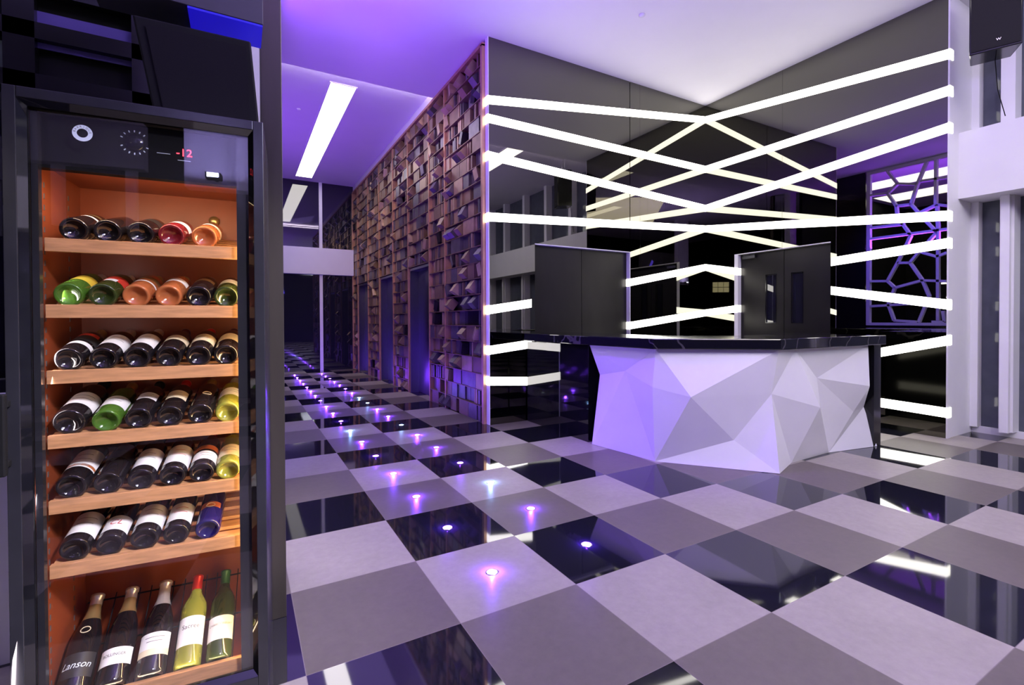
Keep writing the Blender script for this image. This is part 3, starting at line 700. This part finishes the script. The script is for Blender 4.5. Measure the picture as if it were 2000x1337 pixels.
# ------------------------------------------------------------------ bottles
PF = [(0, .022), (.015, .018), (.026, .006), (.0315, 0), (.0355, .004), (.037, .012), (.0372, .185), (.0350, .200), (.0275, .217), (.0190, .233), (.0150, .250), (.0143, .292), (.0158, .293), (.0158, .300), (.0135, .301), (0, .301)]
PFC = [(0, .026), (.017, .021), (.030, .007), (.036, 0), (.041, .005), (.043, .016), (.043, .150), (.0405, .175), (.034, .200), (.026, .225), (.0195, .250), (.0165, .275), (.0160, .300), (.0185, .302), (.0185, .312), (0, .313)]
def cyl_patch(r, z0, z1, a0, a1, nseg=16, prof=None):
    mb = MB(); vs = []
    rows = prof or [(r, z0), (r, z1)]
    for rr, z in rows:
        for k in range(nseg+1):
            a = a0+(a1-a0)*k/nseg; vs.append((rr*math.sin(a), -rr*math.cos(a), z))
    fs = [(i*(nseg+1)+k, i*(nseg+1)+k+1, (i+1)*(nseg+1)+k+1, (i+1)*(nseg+1)+k) for i in range(len(rows)-1) for k in range(nseg)]
    mb.add(vs, fs, True); return mb
def wrap_text(body, size, r, zc, ang=0, shear=0):
    tb = text_mb(body, size, 0, 0, shear=shear); mb = MB()
    mb.add([((r)*math.sin(x/r+ang), -(r)*math.cos(x/r+ang), z+zc) for x, y, z in tb.v], tb.f); return mb
MC = dict(p=M_paper, c=M_cream, y=M_yellow, r=M_redp, g=M_gold, s=M_silver, o=M_orangep, k=M_blklab)
MG = dict(dark=G_dark, green=G_green, olive=G_olive, straw=G_yellow, rose=G_rose, red=G_red, blue=G_blue)
MFo = dict(g=M_gold, s=M_silver, r=M_redfoil, d=M_darkfoil, n=M_greenfoil, k=M_blackm)
def bottle(loc, el, yaw, glass, foil, patches, label, group, champ=False, text=None, roll=0, scale=1., lines=2, inkm=None, seal=None):
    t = empty('champagne_bottle' if champ else 'wine_bottle', loc); t.rotation_euler = (-(PI/2-el), 0, yaw); t.scale = (scale,)*3
    tag(t, label, 'bottle', group)
    P = PFC if champ else PF; R0 = .043 if champ else .0372
    MB().lathe(P, 28).build('glass_body', MG[glass], t)
    fz = .215 if champ else .245
    fp = [(r+.0006, z) for r, z in P if z >= fz-.0001]
    fp = fp[:-1]+[(0, P[-1][1]+.0006)]
    MB().lathe(fp, 24).build('foil_capsule', MFo[foil], t)
    if champ:
        cpf = [(r+.0014, z) for r, z in P if z >= .274]; cpf = cpf[:-1]+[(0, P[-1][1]+.0012)]
        MB().lathe(cpf, 20).build('cap_foil', M_silver, t)
    for i, (cc, z0, z1, span) in enumerate(patches):
        h = math.radians(span)/2
        lo = cyl_patch(R0+.0005, z0, z1, -h+roll, h+roll).build('paper_label', MC[cc], t)
        if cc in 'pc' and z1-z0 > .04 and not text:
            ln = MB()
            for k in range(lines):
                zz = z1-(z1-z0)*(.30+.25*k); hh = h*random.uniform(.3, .55)
                pm_ = cyl_patch(R0+.0009, zz-.0012, zz+.0012, -hh+roll, hh+roll, 8); ln.add(pm_.v, pm_.f, True)
            ln.build('print_lines', inkm or M_greyink, lo)
        if text and i == 0:
            wrap_text(text[0], text[1], R0+.0014, (z0+z1)/2+text[3], roll, text[4]).build('lettering', text[2], lo)
    if seal:
        def rad(z):
            for (ra, za), (rb, zb) in zip(P[3:], P[4:]):
                if za <= z <= zb: return ra+(rb-ra)*(z-za)/max(zb-za, 1e-6)
            return R0
        pts = []
        for k in range(25):
            z = seal+.010*math.sin(2*PI*k/24); rr = rad(z)+.0012; a = .013/rr*math.cos(2*PI*k/24)+roll
            pts.append((rr*math.sin(a), -rr*math.cos(a), z))
        sm_ = MB().tube(pts, .0014, 6)
        sm_.build('oval_seal', M_cream, t)
    return t
M_greyink = mat('grey_ink', (.22, .21, .22), .6)
O = {}
ORD = ['leftmost', 'second from left', 'third from left', 'fourth from left', 'fifth from left', 'rightmost']
names = ['top', 'second', 'third', 'fourth', 'fifth', 'sixth']
p_ = lambda c, a, b, s=150: (c, a, b, s)
rows = [
 [(.125, 'dark', 'g', [p_('p', .10, .115), p_('g', .14, .16)], 'dark bottle with white and gold bands', {}),
  (.206, 'dark', 'k', [], 'unlabelled near-black bottle', {}),
  (.289, 'dark', 'd', [p_('k', .09, .15)], 'near-black bottle with dark label', {}),
  (.371, 'red', 'd', [p_('p', .075, .13)], 'rose-red bottle with white label', {}),
  (.462, 'rose', 's', [p_('p', .085, .12, 200)], 'pink-orange bottle with thin white label', {})],
 [(.110, 'green', 's', [p_('y', .075, .14)], 'green bottle with yellow label', {}),
  (.192, 'olive', 's', [p_('r', .075, .14), p_('p', .066, .095, 50)], 'dark green bottle with red label', {}),
  (.276, 'rose', 'g', [p_('p', .075, .088), p_('g', .12, .15)], 'amber bottle with thin white band and gold label', {}),
  (.361, 'rose', 'g', [p_('p', .09, .14)], 'orange rose bottle with white label', {}),
  (.444, 'dark', 'd', [p_('g', .11, .145, 110)], 'dark bottle with small gold label', {}),
  (.523, 'olive', 's', [p_('p', .075, .14)], 'green bottle with white label', {})],
 [(.108, 'dark', 'g', [p_('p', .06, .085), p_('k', .10, .15), p_('r', .15, .175, 90)], 'dark bottle with white band and dark red upper label', {}),
  (.192, 'dark', 's', [p_('p', .055, .15)], 'dark bottle with tall white label', {}),
  (.276, 'dark', 's', [p_('p', .05, .155, 140)], 'dark bottle with very large white label', {}),
  (.360, 'dark', 'd', [p_('c', .085, .135)], 'dark bottle with pale short label and grey print', {}),
  (.442, 'dark', 'r', [p_('c', .065, .145)], 'dark bottle with cream label and red cap', {}),
  (.521, 'dark', 'd', [p_('c', .075, .15)], 'dark bottle with cream label by the lamp', {})],
 [(.107, 'dark', 'k', [p_('p', .05, .13)], 'large dark bottle with white label', dict(scale=1.12)),
  (.196, 'green', 'g', [p_('p', .05, .12)], 'green bottle with white label and gold cap', {}),
  (.278, 'dark', 'k', [p_('p', .085, .135, 90)], 'dark bottle with small white label', {}),
  (.361, 'dark', 'r', [p_('c', .075, .14, 100)], 'dark bottle with small cream label and red cap', {}),
  (.445, 'dark', 'g', [], 'dark bottle with cream oval seal', dict(seal=.10)),
  (.523, 'straw', 's', [p_('p', .075, .14)], 'yellow-green bottle with white label', {})],
 [(.110, 'dark', 'k', [p_('p', 0.052, 0.153), p_('o', .058, .07)], 'dark bottle, white label with rust-red lower edge', dict(scale=1.08)),
  (.198, 'dark', 'k', [p_('k', 0.102, 0.153)], 'black bottle with small dark label', {}),
  (.283, 'dark', 'k', [p_('p', 0.032, 0.143, 140)], 'dark bottle with plain white label', {}),
  (.366, 'dark', 'd', [p_('p', 0.032, 0.148)], 'dark bottle with white label and red print', dict(inkm=M_inkred)),
  (.447, 'dark', 'r', [p_('p', 0.032, 0.088), p_('o', .10, .13)], 'dark bottle with white and red-orange label, red cap', {}),
  (.523, 'straw', 'g', [p_('c', 0.042, 0.118)], 'yellow bottle with cream label', {})],
 [(.116, 'dark', 'k', [p_('p', 0.032, 0.133)], 'dark bottle with white label, lowest lying row', dict(scale=1.06)),
  (.202, 'dark', 'k', [p_('p', 0.030, 0.103)], 'dark bottle with white label and red letters', dict(text=('CL', .03, M_inkred, 0, .3))),
  (.290, 'dark', 'k', [p_('p', 0.032, 0.128)], 'dark bottle with broad white label', dict(scale=1.06)),
  (.374, 'dark', 'k', [p_('p', 0.032, 0.128, 140)], 'dark bottle with pink-printed white label', dict(inkm=M_inkred)),
  (.462, 'blue', 'k', [p_('o', .08, .11, 100)], 'blue-black bottle with rust label and looped cord', dict(seal=.09))],
]
for ri, row in enumerate(rows):
    for bi, (x, gl, fo, pa, lab, kw) in enumerate(row):
        scl = kw.get('scale', 1.)
        R0 = .0372*scl
        # lying on the slats: the axis runs up at TL, a radius above the slats
        base = Vector((x, SY+.022, SZ[ri]-.008)); nrm = Vector((0, -math.sin(TL), math.cos(TL)))
        loc = base+nrm*(R0+.001)
        pos = ORD[bi] if not (bi == len(row)-1) else 'rightmost'
        bottle(floc(*loc), TL, FA, gl, fo, pa, lab+', %s, %s shelf' % (pos, names[ri]), 'wine bottles on the fridge shelves', roll=random.uniform(-.15, .15)+.1, **kw)
# leaning sparkling bottles at the bottom
bot = [(.100, 'dark', 'g', [p_('k', .045, .115, 140)], 'champagne bottle with black label and white script', dict(text=('Lanson', .028, M_sticker, .0, .35), seal=.185)),
       (.198, 'dark', 'g', [p_('p', .055, .105, 150)], 'champagne bottle with white label and gold foil neck', dict(text=('BOLLINGER', .0125, M_ink, .004, 0))),
       (.298, 'dark', 's', [p_('p', .075, .125, 140), p_('c', .055, .075, 140)], 'champagne bottle with silver neck and white over beige label', {}),
       (.398, 'straw', 'r', [p_('p', .06, .15, 150)], 'yellow-green bottle with red cap', dict(text=('Sacrée', .020, M_ink, .012, 0))),
       (.488, 'olive', 'n', [p_('p', .055, .13, 150)], 'dark olive bottle with green cap and white label', dict(text=('CHARDONNAY', .0105, M_ink, .01, 0)))]
nr = Vector((0, -math.sin(EL), math.cos(EL))); ax = Vector((0, math.cos(EL), math.sin(EL)))
for bi, (x, gl, fo, pa, lab, kw) in enumerate(bot):
    ch = bi < 3; R0 = .043 if ch else .0372
    scl = 1.0 if ch else 1.04
    loc = Vector((x, RK.y, RK.z))+nr*(R0*scl-.001)+ax*.004
    bottle(floc(*loc), EL, FA, gl, fo, pa, lab+', %s in bottom rack' % (ORD[bi] if bi < 4 else 'rightmost'), 'bottles leaning in the bottom fridge rack', champ=ch, roll=random.uniform(-.06, .1), scale=scl, **kw)
